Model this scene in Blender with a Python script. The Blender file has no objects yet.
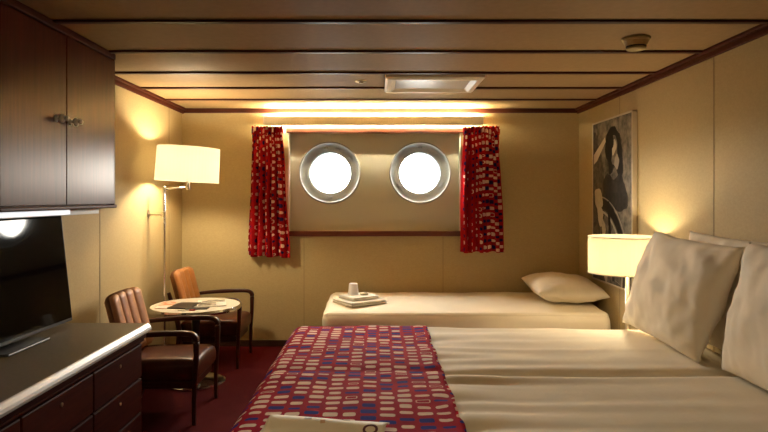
import bpy, bmesh, math, random
from mathutils import Vector, Matrix, noise
random.seed(7)
PI = math.pi
S = bpy.context.scene
C = S.collection

# ------------------------------------------------------------------ scene objects
def tag(o, label=None, cat=None, group=None, kind=None):
    if label: o['label'] = label
    if cat: o['category'] = cat
    if group: o['group'] = group
    if kind: o['kind'] = kind
    return o

def thing(name, label, cat, loc=(0, 0, 0), group=None, rz=0.0):
    o = bpy.data.objects.new(name, None)
    C.objects.link(o)
    o.empty_display_size = 0.1
    o.location = loc
    o.rotation_euler = (0, 0, rz)
    return tag(o, label, cat, group)

def wloc(o):
    """origin of a (rotation free) parent chain in world space"""
    v = Vector((0, 0, 0))
    while o:
        v += Vector(o.location)
        o = o.parent
    return v

def obj(name, bm, m, parent=None, smooth=False, bevel=0.0, seg=2, local=False, solid=0.0, origin=None):
    """links bm (world coordinates unless local) as one mesh object"""
    off = Vector((0, 0, 0))
    if not local:
        if origin is not None and parent is None:
            off = Vector(origin)
        elif parent is not None:
            off = wloc(parent)
    if off.length > 0:
        bmesh.ops.translate(bm, verts=bm.verts[:], vec=-off)
    bmesh.ops.recalc_face_normals(bm, faces=bm.faces[:])
    me = bpy.data.meshes.new(name)
    bm.to_mesh(me)
    bm.free()
    ms = m if isinstance(m, (list, tuple)) else [m]
    for x in ms:
        me.materials.append(x)
    if smooth:
        for p in me.polygons:
            p.use_smooth = True
    o = bpy.data.objects.new(name, me)
    C.objects.link(o)
    if parent is not None:
        o.parent = parent
    elif origin is not None:
        o.location = origin
    if solid:
        md = o.modifiers.new('Solid', 'SOLIDIFY')
        md.thickness = solid
        md.offset = 0.0
    if bevel:
        md = o.modifiers.new('Bevel', 'BEVEL')
        md.width = bevel
        md.segments = seg
        md.limit_method = 'ANGLE'
        md.angle_limit = math.radians(40)
    return o

def struct(name, bm, m, parent=None, **k):
    o = obj(name, bm, m, parent, **k)
    if parent is None:
        o['kind'] = 'structure'
    return o

# ------------------------------------------------------------------ shapes
def BM():
    return bmesh.new()

def box(bm, x0, x1, y0, y1, z0, z1, mi=0):
    vs = [bm.verts.new(p) for p in ((x0, y0, z0), (x1, y0, z0), (x1, y1, z0), (x0, y1, z0),
                                    (x0, y0, z1), (x1, y0, z1), (x1, y1, z1), (x0, y1, z1))]
    for f in ((0, 1, 2, 3), (4, 5, 6, 7), (0, 1, 5, 4), (1, 2, 6, 5), (2, 3, 7, 6), (3, 0, 4, 7)):
        bm.faces.new([vs[i] for i in f]).material_index = mi
    return vs

def bx(*a):
    bm = BM()
    box(bm, *a)
    return bm

def lathe(bm, prof, center=(0, 0, 0), axis='z', n=40, closed=False):
    """prof: list of (radius, height along axis)"""
    c = Vector(center)
    rings = []
    for r, h in prof:
        ring = []
        if r < 1e-6:
            p = {'z': (0, 0, h), 'x': (h, 0, 0), 'y': (0, h, 0)}[axis]
            ring = [bm.verts.new(c + Vector(p))]
        else:
            for i in range(n):
                a = 2 * PI * i / n
                u, v = r * math.cos(a), r * math.sin(a)
                p = {'z': (u, v, h), 'x': (h, u, v), 'y': (u, h, v)}[axis]
                ring.append(bm.verts.new(c + Vector(p)))
        rings.append(ring)
    pairs = list(zip(rings[:-1], rings[1:]))
    if closed:
        pairs.append((rings[-1], rings[0]))
    for a, b in pairs:
        if len(a) == 1 and len(b) == 1:
            continue
        for i in range(n):
            j = (i + 1) % n
            if len(a) == 1:
                bm.faces.new((a[0], b[i], b[j]))
            elif len(b) == 1:
                bm.faces.new((a[i], a[j], b[0]))
            else:
                bm.faces.new((a[i], a[j], b[j], b[i]))
    return bm

def sweep(bm, pts, radii, n=12, up=(0, 0, 1), power=2.0):
    """tube along pts; radii list of (side, up) half sizes; power>2 squarer section"""
    pts = [Vector(p) for p in pts]
    up = Vector(up)
    rings = []
    for i, p in enumerate(pts):
        t = (pts[min(i + 1, len(pts) - 1)] - pts[max(i - 1, 0)]).normalized()
        s = t.cross(up)
        if s.length < 1e-4:
            s = Vector((1, 0, 0))
        s.normalize()
        w = s.cross(t).normalized()
        rs, ru = radii[i] if isinstance(radii, list) else radii
        ring = []
        for k in range(n):
            a = 2 * PI * k / n
            ca, sa = math.cos(a), math.sin(a)
            ca = math.copysign(abs(ca) ** (2 / power), ca)
            sa = math.copysign(abs(sa) ** (2 / power), sa)
            ring.append(bm.verts.new(p + s * rs * ca + w * ru * sa))
        rings.append(ring)
    for a, b in zip(rings[:-1], rings[1:]):
        for i in range(n):
            j = (i + 1) % n
            bm.faces.new((a[i], a[j], b[j], b[i]))
    bm.faces.new(rings[0][::-1])
    bm.faces.new(rings[-1])
    return bm

def smooth_path(pts, n=6):
    """Catmull-Rom through pts"""
    P = [Vector(p) for p in pts]
    out = []
    for i in range(len(P) - 1):
        p0 = P[max(i - 1, 0)]; p1 = P[i]; p2 = P[i + 1]; p3 = P[min(i + 2, len(P) - 1)]
        for k in range(n):
            t = k / n
            out.append(0.5 * ((2 * p1) + (p2 - p0) * t + (2 * p0 - 5 * p1 + 4 * p2 - p3) * t * t
                              + (3 * p1 - p0 - 3 * p2 + p3) * t ** 3))
    out.append(P[-1])
    return out

def grid(bm, f, nu, nv, uvf=None, closed_v=False):
    lay = bm.loops.layers.uv.verify() if uvf else None
    vs = [[bm.verts.new(f(i / nu, j / nv)) for j in range(nv + 1)] for i in range(nu + 1)]
    for i in range(nu):
        for j in range(nv):
            fa = bm.faces.new((vs[i][j], vs[i + 1][j], vs[i + 1][j + 1], vs[i][j + 1]))
            if lay:
                for lp, (a, b) in zip(fa.loops, ((i, j), (i + 1, j), (i + 1, j + 1), (i, j + 1))):
                    lp[lay].uv = uvf(a / nu, b / nv)
    return bm

def nz(x, y, z=0.0):
    return noise.noise(Vector((x, y, z)))

# ------------------------------------------------------------------ materials
def mat(name, col, rough=0.6, metal=0.0, spec=0.5, emit=None, es=0.0, coat=0.0, sheen=0.0):
    m = bpy.data.materials.new(name)
    m.use_nodes = True
    b = m.node_tree.nodes['Principled BSDF']
    b.inputs['Base Color'].default_value = (*col, 1)
    b.inputs['Roughness'].default_value = rough
    b.inputs['Metallic'].default_value = metal
    b.inputs['Specular IOR Level'].default_value = spec
    b.inputs['Coat Weight'].default_value = coat
    b.inputs['Coat Roughness'].default_value = 0.19
    b.inputs['Sheen Weight'].default_value = sheen
    if emit:
        b.inputs['Emission Color'].default_value = (*emit, 1)
        b.inputs['Emission Strength'].default_value = es
    return m

def N(m, t, **k):
    n = m.node_tree.nodes.new(t)
    for a, v in k.items():
        setattr(n, a, v)
    return n

def L(m, a, b):
    m.node_tree.links.new(a, b)

def textured(name, c0, c1, scale=(1, 1, 1), nscale=8.0, detail=6.0, rough=0.6, bump=0.0, bdist=0.002, dist=0.0, lo=0.3, hi=0.7, **k):
    """noise between two colours, in object coordinates, with an optional bump"""
    m = mat(name, c0, rough, **k)
    b = m.node_tree.nodes['Principled BSDF']
    tc = N(m, 'ShaderNodeTexCoord')
    mp = N(m, 'ShaderNodeMapping')
    mp.inputs['Scale'].default_value = scale
    ns = N(m, 'ShaderNodeTexNoise')
    ns.inputs['Scale'].default_value = nscale
    ns.inputs['Detail'].default_value = detail
    ns.inputs['Distortion'].default_value = dist
    cr = N(m, 'ShaderNodeValToRGB')
    cr.color_ramp.elements[0].position = lo
    cr.color_ramp.elements[1].position = hi
    cr.color_ramp.elements[0].color = (*c0, 1)
    cr.color_ramp.elements[1].color = (*c1, 1)
    L(m, tc.outputs['Object'], mp.inputs['Vector'])
    L(m, mp.outputs['Vector'], ns.inputs['Vector'])
    L(m, ns.outputs['Fac'], cr.inputs['Fac'])
    L(m, cr.outputs['Color'], b.inputs['Base Color'])
    if bump:
        bp = N(m, 'ShaderNodeBump')
        bp.inputs['Strength'].default_value = bump
        bp.inputs['Distance'].default_value = bdist
        L(m, ns.outputs['Fac'], bp.inputs['Height'])
        L(m, bp.outputs['Normal'], b.inputs['Normal'])
    return m

def pattern_mat(name, red, red2, blue, cream, cw=0.061, ch=0.046, fill=.29, blues=.30):
    """columns of rounded blue and cream blocks woven on red cloth (UV in metres)"""
    m = mat(name, red, 0.75, spec=0.02)
    b = m.node_tree.nodes['Principled BSDF']
    tc = N(m, 'ShaderNodeTexCoord')
    sp = N(m, 'ShaderNodeSeparateXYZ')
    L(m, tc.outputs['UV'], sp.inputs[0])
    def M(op, *a):
        n = N(m, 'ShaderNodeMath', operation=op)
        for i, v in enumerate(a):
            if isinstance(v, (int, float)):
                n.inputs[i].default_value = v
            else:
                L(m, v, n.inputs[i])
        return n.outputs[0]
    def W(x, y, z):
        cb = N(m, 'ShaderNodeCombineXYZ')
        for i, v in enumerate((x, y, z)):
            if isinstance(v, (int, float)):
                cb.inputs[i].default_value = v
            else:
                L(m, v, cb.inputs[i])
        w = N(m, 'ShaderNodeTexWhiteNoise', noise_dimensions='3D')
        L(m, cb.outputs[0], w.inputs['Vector'])
        return w
    u = M('DIVIDE', sp.outputs['X'], cw)
    col = M('FLOOR', u)
    fu = M('SUBTRACT', M('SUBTRACT', u, col), 0.5)
    off = W(col, 3.0, 1.0).outputs['Value']
    v = M('ADD', M('DIVIDE', sp.outputs['Y'], ch), M('MULTIPLY', off, 7.0))
    row = M('FLOOR', v)
    fv = M('SUBTRACT', M('SUBTRACT', v, row), 0.5)
    wn = W(col, row, 5.0)
    sc = N(m, 'ShaderNodeSeparateColor')
    L(m, wn.outputs['Color'], sc.inputs[0])
    r1, r2, r3 = sc.outputs[0], sc.outputs[1], sc.outputs[2]
    rad = 0.0095
    hw = M('MULTIPLY', M('ADD', fill, M('MULTIPLY', r2, 0.12)), cw)
    hh = M('MULTIPLY', M('ADD', 0.16, M('MULTIPLY', r3, 0.16)), ch)
    qx = M('ADD', M('SUBTRACT', M('MULTIPLY', M('ABSOLUTE', fu), cw), hw), rad)
    qy = M('ADD', M('SUBTRACT', M('MULTIPLY', M('ABSOLUTE', fv), ch), hh), rad)
    qx = M('MAXIMUM', qx, 0.0)
    qy = M('MAXIMUM', qy, 0.0)
    d = M('SUBTRACT', M('SQRT', M('ADD', M('MULTIPLY', qx, qx), M('MULTIPLY', qy, qy))), rad)
    inside = M('LESS_THAN', d, 0.0)
    isblue = M('LESS_THAN', r1, blues)
    ring = M('MULTIPLY', M('GREATER_THAN', r1, 0.90), M('LESS_THAN', d, -0.0045))
    inside = M('MULTIPLY', inside, M('SUBTRACT', 1.0, ring))
    def mix(f, a, c):
        x = N(m, 'ShaderNodeMix', data_type='RGBA')
        L(m, f, x.inputs[0])
        for s, v in ((6, a), (7, c)):
            if isinstance(v, tuple):
                x.inputs[s].default_value = (*v, 1)
            else:
                L(m, v, x.inputs[s])
        return x.outputs[2]
    ns = N(m, 'ShaderNodeTexNoise')
    ns.inputs['Scale'].default_value = 9.0
    L(m, tc.outputs['UV'], ns.inputs['Vector'])
    ground = mix(ns.outputs['Fac'], red, red2)
    blk = mix(isblue, cream, blue)
    L(m, mix(inside, ground, blk), b.inputs['Base Color'])
    wv = N(m, 'ShaderNodeTexNoise')
    wv.inputs['Scale'].default_value = 400.0
    L(m, tc.outputs['UV'], wv.inputs['Vector'])
    bp = N(m, 'ShaderNodeBump')
    bp.inputs['Strength'].default_value = 0.25
    bp.inputs['Distance'].default_value = 0.001
    L(m, wv.outputs['Fac'], bp.inputs['Height'])
    L(m, bp.outputs['Normal'], b.inputs['Normal'])
    return m

def wood(name, c0, c1, axis='z', rough=0.3, coat=0.0, spec=0.4, bump=0.05):
    sc = {'z': (22, 22, 1.2), 'y': (22, 1.2, 22), 'x': (1.2, 22, 22)}[axis]
    return textured(name, c0, c1, sc, 3.0, 5.0, rough, bump, 0.001, 0.6, coat=coat, spec=spec)

M_wall = textured('wall_linen', (0.43, 0.333, 0.160), (0.475, 0.374, 0.187), (1, 1, 1.6), 70.0, 4.0, 0.75, 0.08, 0.001)
M_seam = mat('wall_joint', (0.27, 0.20, 0.10), 0.8)
M_ceil = textured('ceiling_panel', (0.31, 0.205, 0.098), (0.35, 0.235, 0.118), (1, 1, 1), 30.0, 4.0, 0.6, spec=0.15)
M_strip = wood('ceiling_strip_mahogany', (0.040, 0.010, 0.006), (0.070, 0.018, 0.010), 'x', 0.4, 0.0, 0.15)
M_stripy = wood('cornice_mahogany', (0.055, 0.014, 0.008), (0.090, 0.024, 0.012), 'y', 0.5, 0.0, 0.04)
M_carpet = textured('red_carpet', (0.040, 0.0015, 0.003), (0.070, 0.003, 0.005), (1, 1, 1), 260.0, 3.0, 0.95, 0.6, 0.004, spec=0.1)
M_base = wood('baseboard_dark', (0.030, 0.012, 0.007), (0.05, 0.02, 0.01), 'x', 0.4)
M_maho = wood('mahogany_vertical', (0.050, 0.006, 0.003), (0.076, 0.011, 0.005), 'z', 0.30, 0.0, 0.065, 0.0)
M_maho.node_tree.nodes['Principled BSDF'].inputs['Specular Tint'].default_value = (1.0, .62, .36, 1)
M_mahoy = wood('mahogany_along', (0.045, 0.009, 0.005), (0.085, 0.018, 0.009), 'y', 0.4, 0.0, 0.06)
M_dark = wood('dark_dresser_wood', (0.030, 0.004, 0.003), (0.055, 0.009, 0.005), 'y', 0.45, 0.0, 0.1)
M_chairwood = wood('chair_dark_wood', (0.030, 0.006, 0.004), (0.055, 0.012, 0.006), 'x', 0.3, 0.0, 0.3)
M_framewood = wood('window_frame_wood', (0.040, 0.012, 0.005), (0.07, 0.020, 0.008), 'x', 0.35, 0.2)
M_sill = wood('window_sill_wood', (0.09, 0.018, 0.010), (0.14, 0.030, 0.015), 'x', 0.35, 0.2)
M_top = textured('dresser_laminate', (0.085, 0.060, 0.032), (0.110, 0.078, 0.042), (1, 1, 1), 90.0, 4.0, 0.4, spec=.25)
M_edge = mat('pale_metal_edge', (0.50, 0.49, 0.48), 0.36, 0.2)
M_black = mat('black_gap', (0.006, 0.005, 0.005), 0.6)
M_screen = mat('black_screen_glass', (0.002, 0.002, 0.003), 0.05, spec=0.08)
M_tvcase = mat('black_plastic', (0.012, 0.012, 0.013), 0.4)
M_chrome = mat('polished_chrome', (0.75, 0.72, 0.68), 0.14, 1.0)
M_knob = mat('pale_knob_metal', (0.97, 0.93, 0.84), 0.2, 0.1)
M_nickel = mat('satin_nickel', (0.62, 0.55, 0.45), 0.28, 1.0)
M_white = mat('white_painted_panel', (0.66, 0.65, 0.61), 0.45)
M_ring = mat('pale_grey_paint', (0.33, 0.37, 0.39), 0.7, spec=.05)
M_panel = mat('grey_white_panel', (0.52, 0.515, 0.43), 0.6, spec=.15)
M_ringedge = mat('bright_steel', (0.40, 0.42, 0.42), 0.5, 0.2)
M_cream = mat('cream_enamel', (0.66, 0.60, 0.46), 0.5)
M_sheet = textured('cream_bed_linen', (0.82, 0.73, 0.56), (0.88, 0.79, 0.62), (1, 1, 1), 6.0, 5.0, 0.85, 0.15, 0.006, sheen=0.1)
M_pillow = textured('cream_pillow_cotton', (0.74, 0.655, 0.51), (0.80, 0.715, 0.57), (1, 1, 1), 7.0, 6.0, 0.85, 0.2, 0.008, sheen=0.1)
M_towel = textured('cream_terry_towel', (0.80, 0.75, 0.64), (0.86, 0.81, 0.70), (1, 1, 1), 300.0, 3.0, 0.95, 0.6, 0.002)
M_leather = textured('tan_leather', (0.40, 0.165, 0.048), (0.50, 0.22, 0.07), (1, 1, 1), 14.0, 6.0, 0.42, 0.08, 0.002)
M_leather2 = textured('rosy_tan_leather', (0.42, 0.20, 0.10), (0.52, 0.26, 0.13), (1, 1, 1), 14.0, 6.0, 0.42, 0.08, 0.002)
M_brownleather = textured('brown_leather', (0.050, 0.012, 0.006), (0.075, 0.019, 0.010), (1, 1, 1), 16.0, 6.0, 0.34, 0.1, 0.002, spec=.22)
M_fabric = pattern_mat('red_block_pattern', (0.30, 0.003, 0.020), (0.39, 0.006, 0.028), (0.020, 0.026, 0.24), (0.84, 0.66, 0.56), 0.066, 0.058, .32, .34)
M_curtain = pattern_mat('red_block_pattern_curtain', (0.28, 0.006, 0.010), (0.38, 0.010, 0.014), (0.014, 0.010, 0.060), (0.74, 0.54, 0.42), 0.054, 0.060, .25, .38)
M_tabletop = mat('pale_table_laminate', (0.80, 0.75, 0.62), 0.2)
M_bedbase = wood('bed_base_wood', (0.07, 0.025, 0.012), (0.11, 0.04, 0.02), 'x', 0.4)

def shade_mat(name, col, emit, es):
    m = bpy.data.materials.new(name)
    m.use_nodes = True
    nt = m.node_tree
    nt.nodes.remove(nt.nodes['Principled BSDF'])
    out = nt.nodes['Material Output']
    d = N(m, 'ShaderNodeBsdfDiffuse'); d.inputs[0].default_value = (*col, 1)
    t = N(m, 'ShaderNodeBsdfTranslucent'); t.inputs[0].default_value = (*col, 1)
    e = N(m, 'ShaderNodeEmission'); e.inputs[0].default_value = (*emit, 1); e.inputs[1].default_value = es
    mx = N(m, 'ShaderNodeMixShader'); mx.inputs[0].default_value = 0.7
    ad = N(m, 'ShaderNodeAddShader')
    L(m, d.outputs[0], mx.inputs[1]); L(m, t.outputs[0], mx.inputs[2])
    L(m, mx.outputs[0], ad.inputs[0]); L(m, e.outputs[0], ad.inputs[1])
    L(m, ad.outputs[0], out.inputs[0])
    return m

def emit_mat(name, col, s):
    return mat(name, (0.8, 0.8, 0.8), 0.5, emit=col, es=s)

def bulb_mat(name, col, s_):
    m = bpy.data.materials.new(name)
    m.use_nodes = True
    m.node_tree.nodes.remove(m.node_tree.nodes['Principled BSDF'])
    t = N(m, 'ShaderNodeBsdfTransparent'); t.inputs[0].default_value = (.95, .95, .95, 1)
    e = N(m, 'ShaderNodeEmission'); e.inputs[0].default_value = (*col, 1); e.inputs[1].default_value = s_
    a = N(m, 'ShaderNodeAddShader')
    L(m, t.outputs[0], a.inputs[0]); L(m, e.outputs[0], a.inputs[1])
    L(m, a.outputs[0], m.node_tree.nodes['Material Output'].inputs[0])
    return m

def pane_mat(name):
    m = bpy.data.materials.new(name)
    m.use_nodes = True
    nt = m.node_tree
    nt.nodes.remove(nt.nodes['Principled BSDF'])
    out = nt.nodes['Material Output']
    t = N(m, 'ShaderNodeBsdfTransparent')
    g = N(m, 'ShaderNodeBsdfGlossy'); g.inputs['Roughness'].default_value = 0.02
    mx = N(m, 'ShaderNodeMixShader'); mx.inputs[0].default_value = 0.06
    L(m, t.outputs[0], mx.inputs[1]); L(m, g.outputs[0], mx.inputs[2]); L(m, mx.outputs[0], out.inputs[0])
    return m
M_pane = pane_mat('porthole_glass')

def light(kind, name, loc, power, col, parent=None, size=0.1, rot=None, **k):
    d = bpy.data.lights.new(name, kind)
    d.energy = power
    d.color = col
    if kind == 'POINT':
        d.shadow_soft_size = size
    o = bpy.data.objects.new(name, d)
    C.objects.link(o)
    if parent is not None:
        o.parent = parent
        o.location = Vector(loc) - wloc(parent)
    else:
        o.location = loc
    if rot: o.rotation_euler = rot
    for a, v in k.items():
        setattr(d, a, v)
    return o

# ================================================================== THE ROOM
XL, XR, YB, YF, H = -1.733, 1.778, 5.28, -1.3, 2.10
EYE = 1.31
struct('floor', bx(XL - .1, XR + .1, YF - .1, YB + .1, -.1, 0), M_carpet)
struct('ceiling', bx(XL - .1, XR + .1, YF - .1, YB + .1, H, H + .1), M_ceil)
struct('wall_left', bx(XL - .1, XL, YF, YB + .12, 0, H), M_wall)
struct('wall_right', bx(XR, XR + .1, YF, YB + .12, 0, H), M_wall)
struct('wall_front', bx(XL, XR, YF - .1, YF, 0, H), M_wall)
WX0, WX1, WZ0, WZ1 = -.796, .735, 1.018, 1.885
b = BM()
box(b, XL, WX0, YB, YB + .12, 0, H)
box(b, WX1, XR, YB, YB + .12, 0, H)
box(b, WX0, WX1, YB, YB + .12, 0, WZ0)
box(b, WX0, WX1, YB, YB + .12, WZ1, H)
struct('wall_back', b, M_wall)
# bulkhead to the near side of the hanging cabinet
struct('wall_bulkhead', bx(XL, -1.425, 0.9, 2.245, 1.255, H), M_wall)

# recessed panel that holds the two portholes
PY = YB + .055
RO, RG = .262, .180
PC = [(-.430, 1.536), (.376, 1.536)]
def panel_with_holes():
    bm = BM()
    # each half: a square-to-circle fan of quads around the hole
    n = 48
    mid = (PC[0][0] + PC[1][0]) / 2
    for (cx, cz), (x0, x1) in zip(PC, ((WX0, mid), (mid, WX1))):
        inner, outer = [], []
        for i in range(n):
            a = 2 * PI * i / n
            ca, sa = math.cos(a), math.sin(a)
            inner.append(bm.verts.new((cx + RO * ca, PY, cz + RO * sa)))
            tx = ((x1 - cx) if ca > 0 else (x0 - cx)) / ca if abs(ca) > 1e-6 else 1e9
            tz = ((WZ1 - cz) if sa > 0 else (WZ0 - cz)) / sa if abs(sa) > 1e-6 else 1e9
            t = min(tx, tz)
            outer.append(bm.verts.new((cx + t * ca, PY, cz + t * sa)))
        for i in range(n):
            j = (i + 1) % n
            bm.faces.new((inner[i], inner[j], outer[j], outer[i]))
            po, pj = outer[i].co, outer[j].co
            if abs(po.x - pj.x) > 1e-5 and abs(po.z - pj.z) > 1e-5:
                # fill the corner triangle
                cxr = x1 if max(po.x, pj.x) > x1 - 1e-5 else x0
                czr = WZ1 if max(po.z, pj.z) > WZ1 - 1e-5 else WZ0
                bm.faces.new((outer[i], outer[j], bm.verts.new((cxr, PY, czr))))
    return bm
struct('wall_panel', panel_with_holes(), M_panel)
# white reveal of the recess
b = BM()
box(b, WX0, WX0 + .012, YB - .004, PY, WZ0, WZ1)
box(b, WX1 - .012, WX1, YB - .004, PY, WZ0, WZ1)
struct('trim_1', b, M_white)

for k, (cx, cz) in enumerate(PC):
    w = bpy.data.objects.new('window_%d' % (k + 1), None)
    C.objects.link(w)
    w.location = (cx, PY, cz)
    w['kind'] = 'structure'
    bm = BM()
    lathe(bm, [(RO + .004, -.002), (RO - .003, .004), (RO - .016, .022), (.215, .027), (RG + .008, .031), (RG + .003, .035), (RG - .002, .10), (RG - .002, .118), (RO + .004, .118)],
          (cx, PY, cz), 'y', 64, True)
    obj('porthole_surround', bm, M_ring, w, smooth=True, bevel=0)
    bm = BM()
    lathe(bm, [(RO + .015, -.002), (RO + .011, -.010), (RO + .003, -.010), (RO - .001, -.002)], (cx, PY, cz), 'y', 64, True)
    obj('flange', bm, M_ringedge, w, smooth=True)
    bm = BM()
    lathe(bm, [(0, .036), (RG - .001, .036), (RG - .001, .042), (0, .042)], (cx, PY, cz), 'y', 64)
    obj('glass_pane', bm, M_pane, w)
    for a in ((72, 100, 35, 270) if k == 0 else (90, -30, 210)):
        aa = math.radians(a)
        r = .222
        bm = BM()
        x, z = cx + r * math.cos(aa), cz + r * math.sin(aa)
        box(bm, -.020, .020, -.006, .012, -.010, .010)
        bmesh.ops.rotate(bm, verts=bm.verts[:], cent=(0, 0, 0), matrix=Matrix.Rotation(-(aa - PI / 2), 3, 'Y'))
        bmesh.ops.translate(bm, verts=bm.verts[:], vec=(x, PY + .019, z))
        obj('clip', bm, M_ring, w, bevel=.003)

# window frame wood
struct('trim_2', bx(WX0 - .02, WX1 + .02, YB - .022, YB, WZ1, WZ1 + .047), M_framewood, bevel=.004)
struct('trim_3', bx(WX0 - .02, WX1 + .02, YB - .028, YB, WZ0 - .045, WZ0), M_sill, bevel=.004)

# ceiling strips, cornices, baseboards, panel joints
ti = 4
for yy in (1.08, 1.606, 2.131, 2.657, 3.205, 3.745, 4.262, 4.764):
    struct('trim_%d' % ti, bx(XL, XR, yy - .017, yy + .017, H - .012, H), M_strip, bevel=.004); ti += 1
b = BM(); box(b, XL, XL + .022, YF, YB, H - .045, H); box(b, XL, XL + .045, YF, YB, H - .018, H)
struct('trim_%d' % ti, b, M_stripy, bevel=.004); ti += 1
b = BM(); box(b, XR - .022, XR, YF, YB, H - .045, H); box(b, XR - .045, XR, YF, YB, H - .018, H)
struct('trim_%d' % ti, b, M_stripy, bevel=.004); ti += 1
struct('trim_%d' % ti, bx(XL, XR, YB - .022, YB, H - .04, H), M_strip, bevel=.004); ti += 1
struct('baseboard_back', bx(XL, XR, YB - .014, YB, 0, .055), M_base, bevel=.004)
struct('baseboard_left', bx(XL, XL + .014, YF, YB, 0, .055), M_base, bevel=.004)
struct('baseboard_right', bx(XR - .014, XR, YF, YB, 0, .055), M_base, bevel=.004)
for x in (-.654, .575):
    struct('trim_%d' % ti, bx(x - .0022, x + .0022, YB - .0015, YB + .001, .055, WZ0 - .045), M_seam); ti += 1
for y in (1.93, 3.16, 4.39):
    struct('trim_%d' % ti, bx(XR - .0015, XR + .001, y - .003, y + .003, .055, H - .045), M_seam); ti += 1
for y in (3.72, 4.95):
    struct('trim_%d' % ti, bx(XL - .001, XL + .0015, y - .003, y + .003, .055, H - .045), M_seam); ti += 1

# ================================================================== LAMP OVER THE WINDOW
t = thing('pelmet_light', 'long cream pelmet light glowing above the portholes', 'light', (-.04, YB, 1.94))
b = BM()
box(b, -.99, .91, 5.135, 5.15, 1.942, 2.012)
obj('front_board', b, M_cream, t, bevel=.004)
obj('light_baffle', bx(-.99, .91, 5.15, 5.232, 1.944, 1.950), M_cream, t)  # baffle added to hold the tube light off the porthole panel
for x in (-.99, .895):
    obj('end_bracket', bx(x, x + .015, 5.15, YB, 1.966, 2.005), M_cream, t)
TUBE = []
for x0, x1 in ((-.93, -.06), (-.02, .85)):
    b = BM()
    lathe(b, [(0, x0), (.013, x0), (.013, x1), (0, x1)], (0, 5.215, 1.975), 'x', 20)
    TUBE.append(obj('fluorescent_tube', b, emit_mat('tube_glow', (1.0, .85, .54), 230.0), t, smooth=False))

# ================================================================== CURTAINS
def curtain(x0t, x1t, x0b, x1b, z0, z1, label, ph):
    xc = (x0b + x1b) / 2
    c = thing('curtain', label, 'curtain', (xc, YB - .09, z0), 'patterned curtains beside the portholes')
    full = .56
    nf = 5.5
    def f(u, v):
        # u across, v down
        w = v ** 1.2
        xa = x0t + (x0b - x0t) * w
        xb = x1t + (x1b - x1t) * w
        amp = .010 + .020 * min(1, v * 3)
        a = 2 * PI * nf * u + ph + .5 * nz(u * 3, v * 1.5, ph)
        x = xa + (xb - xa) * u + .010 * math.sin(a * 2 + 1.0) * min(1, v * 4)
        x += .012 * nz(u * 4 + 3, v * 2.5, ph)
        y = YB - .085 + amp * math.sin(a) + .010 * nz(u * 9, v * 5, ph + 4)
        z = z1 - .055 - (z1 - .055 - z0) * v + .008 * math.sin(a * .5 + 1) * v - .012 * u * v * (1 if ph < 1 else -.5)
        return (x, y, z)
    b = grid(BM(), f, 150, 40, lambda u, v: (u * full + ph, -v * (z1 - z0)))
    o = obj('cloth', b, M_curtain, c, smooth=True, solid=.003)
    def g(u, v):
        a = 2 * PI * nf * u * 1.5 + ph
        x = x0t - .004 + (x1t - x0t + .008) * u
        y = YB - .085 + .014 * math.sin(a) + (.004 if v < .5 else 0)
        z = z1 + .006 * math.sin(a * 1.3) - (.075) * v + .004 * nz(u * 20, v, ph)
        return (x, y - .006, z)
    b = grid(BM(), g, 120, 6, lambda u, v: (u * full + ph, .3 - v * .06))
    obj('gathered_heading', b, M_curtain, c, smooth=True, solid=.004)
    return c
curtain(-1.095, -.83, -1.140, -.775, .805, 1.934, 'red patterned curtain on the left of the portholes, above the tan armchair', 0.3)
curtain(.745, 1.055, .720, 1.105, .835, 1.934, 'red patterned curtain on the right of the portholes, above the pillow on the single bed', 2.1)

# ================================================================== CEILING FITTINGS
t = thing('ceiling_vent', 'pale rectangular vent with raised frame on the ceiling, before the pelmet light', 'vent', (.36, 4.05, H))
b = BM()
X0, X1, Y0, Y1 = .045, .685, 3.80, 4.315
def ringframe(bm, r0, z0, r1, z1):
    a = [bm.verts.new((x, y, z0)) for x, y in ((X0 + r0, Y0 + r0), (X1 - r0, Y0 + r0), (X1 - r0, Y1 - r0), (X0 + r0, Y1 - r0))]
    c = [bm.verts.new((x, y, z1)) for x, y in ((X0 + r1, Y0 + r1), (X1 - r1, Y0 + r1), (X1 - r1, Y1 - r1), (X0 + r1, Y1 - r1))]
    for i in range(4):
        j = (i + 1) % 4
        bm.faces.new((a[i], a[j], c[j], c[i]))
for r0, z0, r1, z1 in ((0, H, 0, H - .022), (0, H - .022, .018, H - .034), (.018, H - .034, .045, H - .034), (.045, H - .034, .085, H - .006)):
    ringframe(b, r0, z0, r1, z1)
bmesh.ops.remove_doubles(b, verts=b.verts[:], dist=1e-5)
obj('frame', b, mat('vent_frame_enamel', (.72, .66, .54), .35), t, bevel=.003)
b = bx(X0 + .07, X1 - .07, Y0 + .07, Y1 - .07, H - .014, H - .002)
obj('panel', b, mat('vent_panel_satin', (.66, .64, .60), .25), t)

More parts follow.
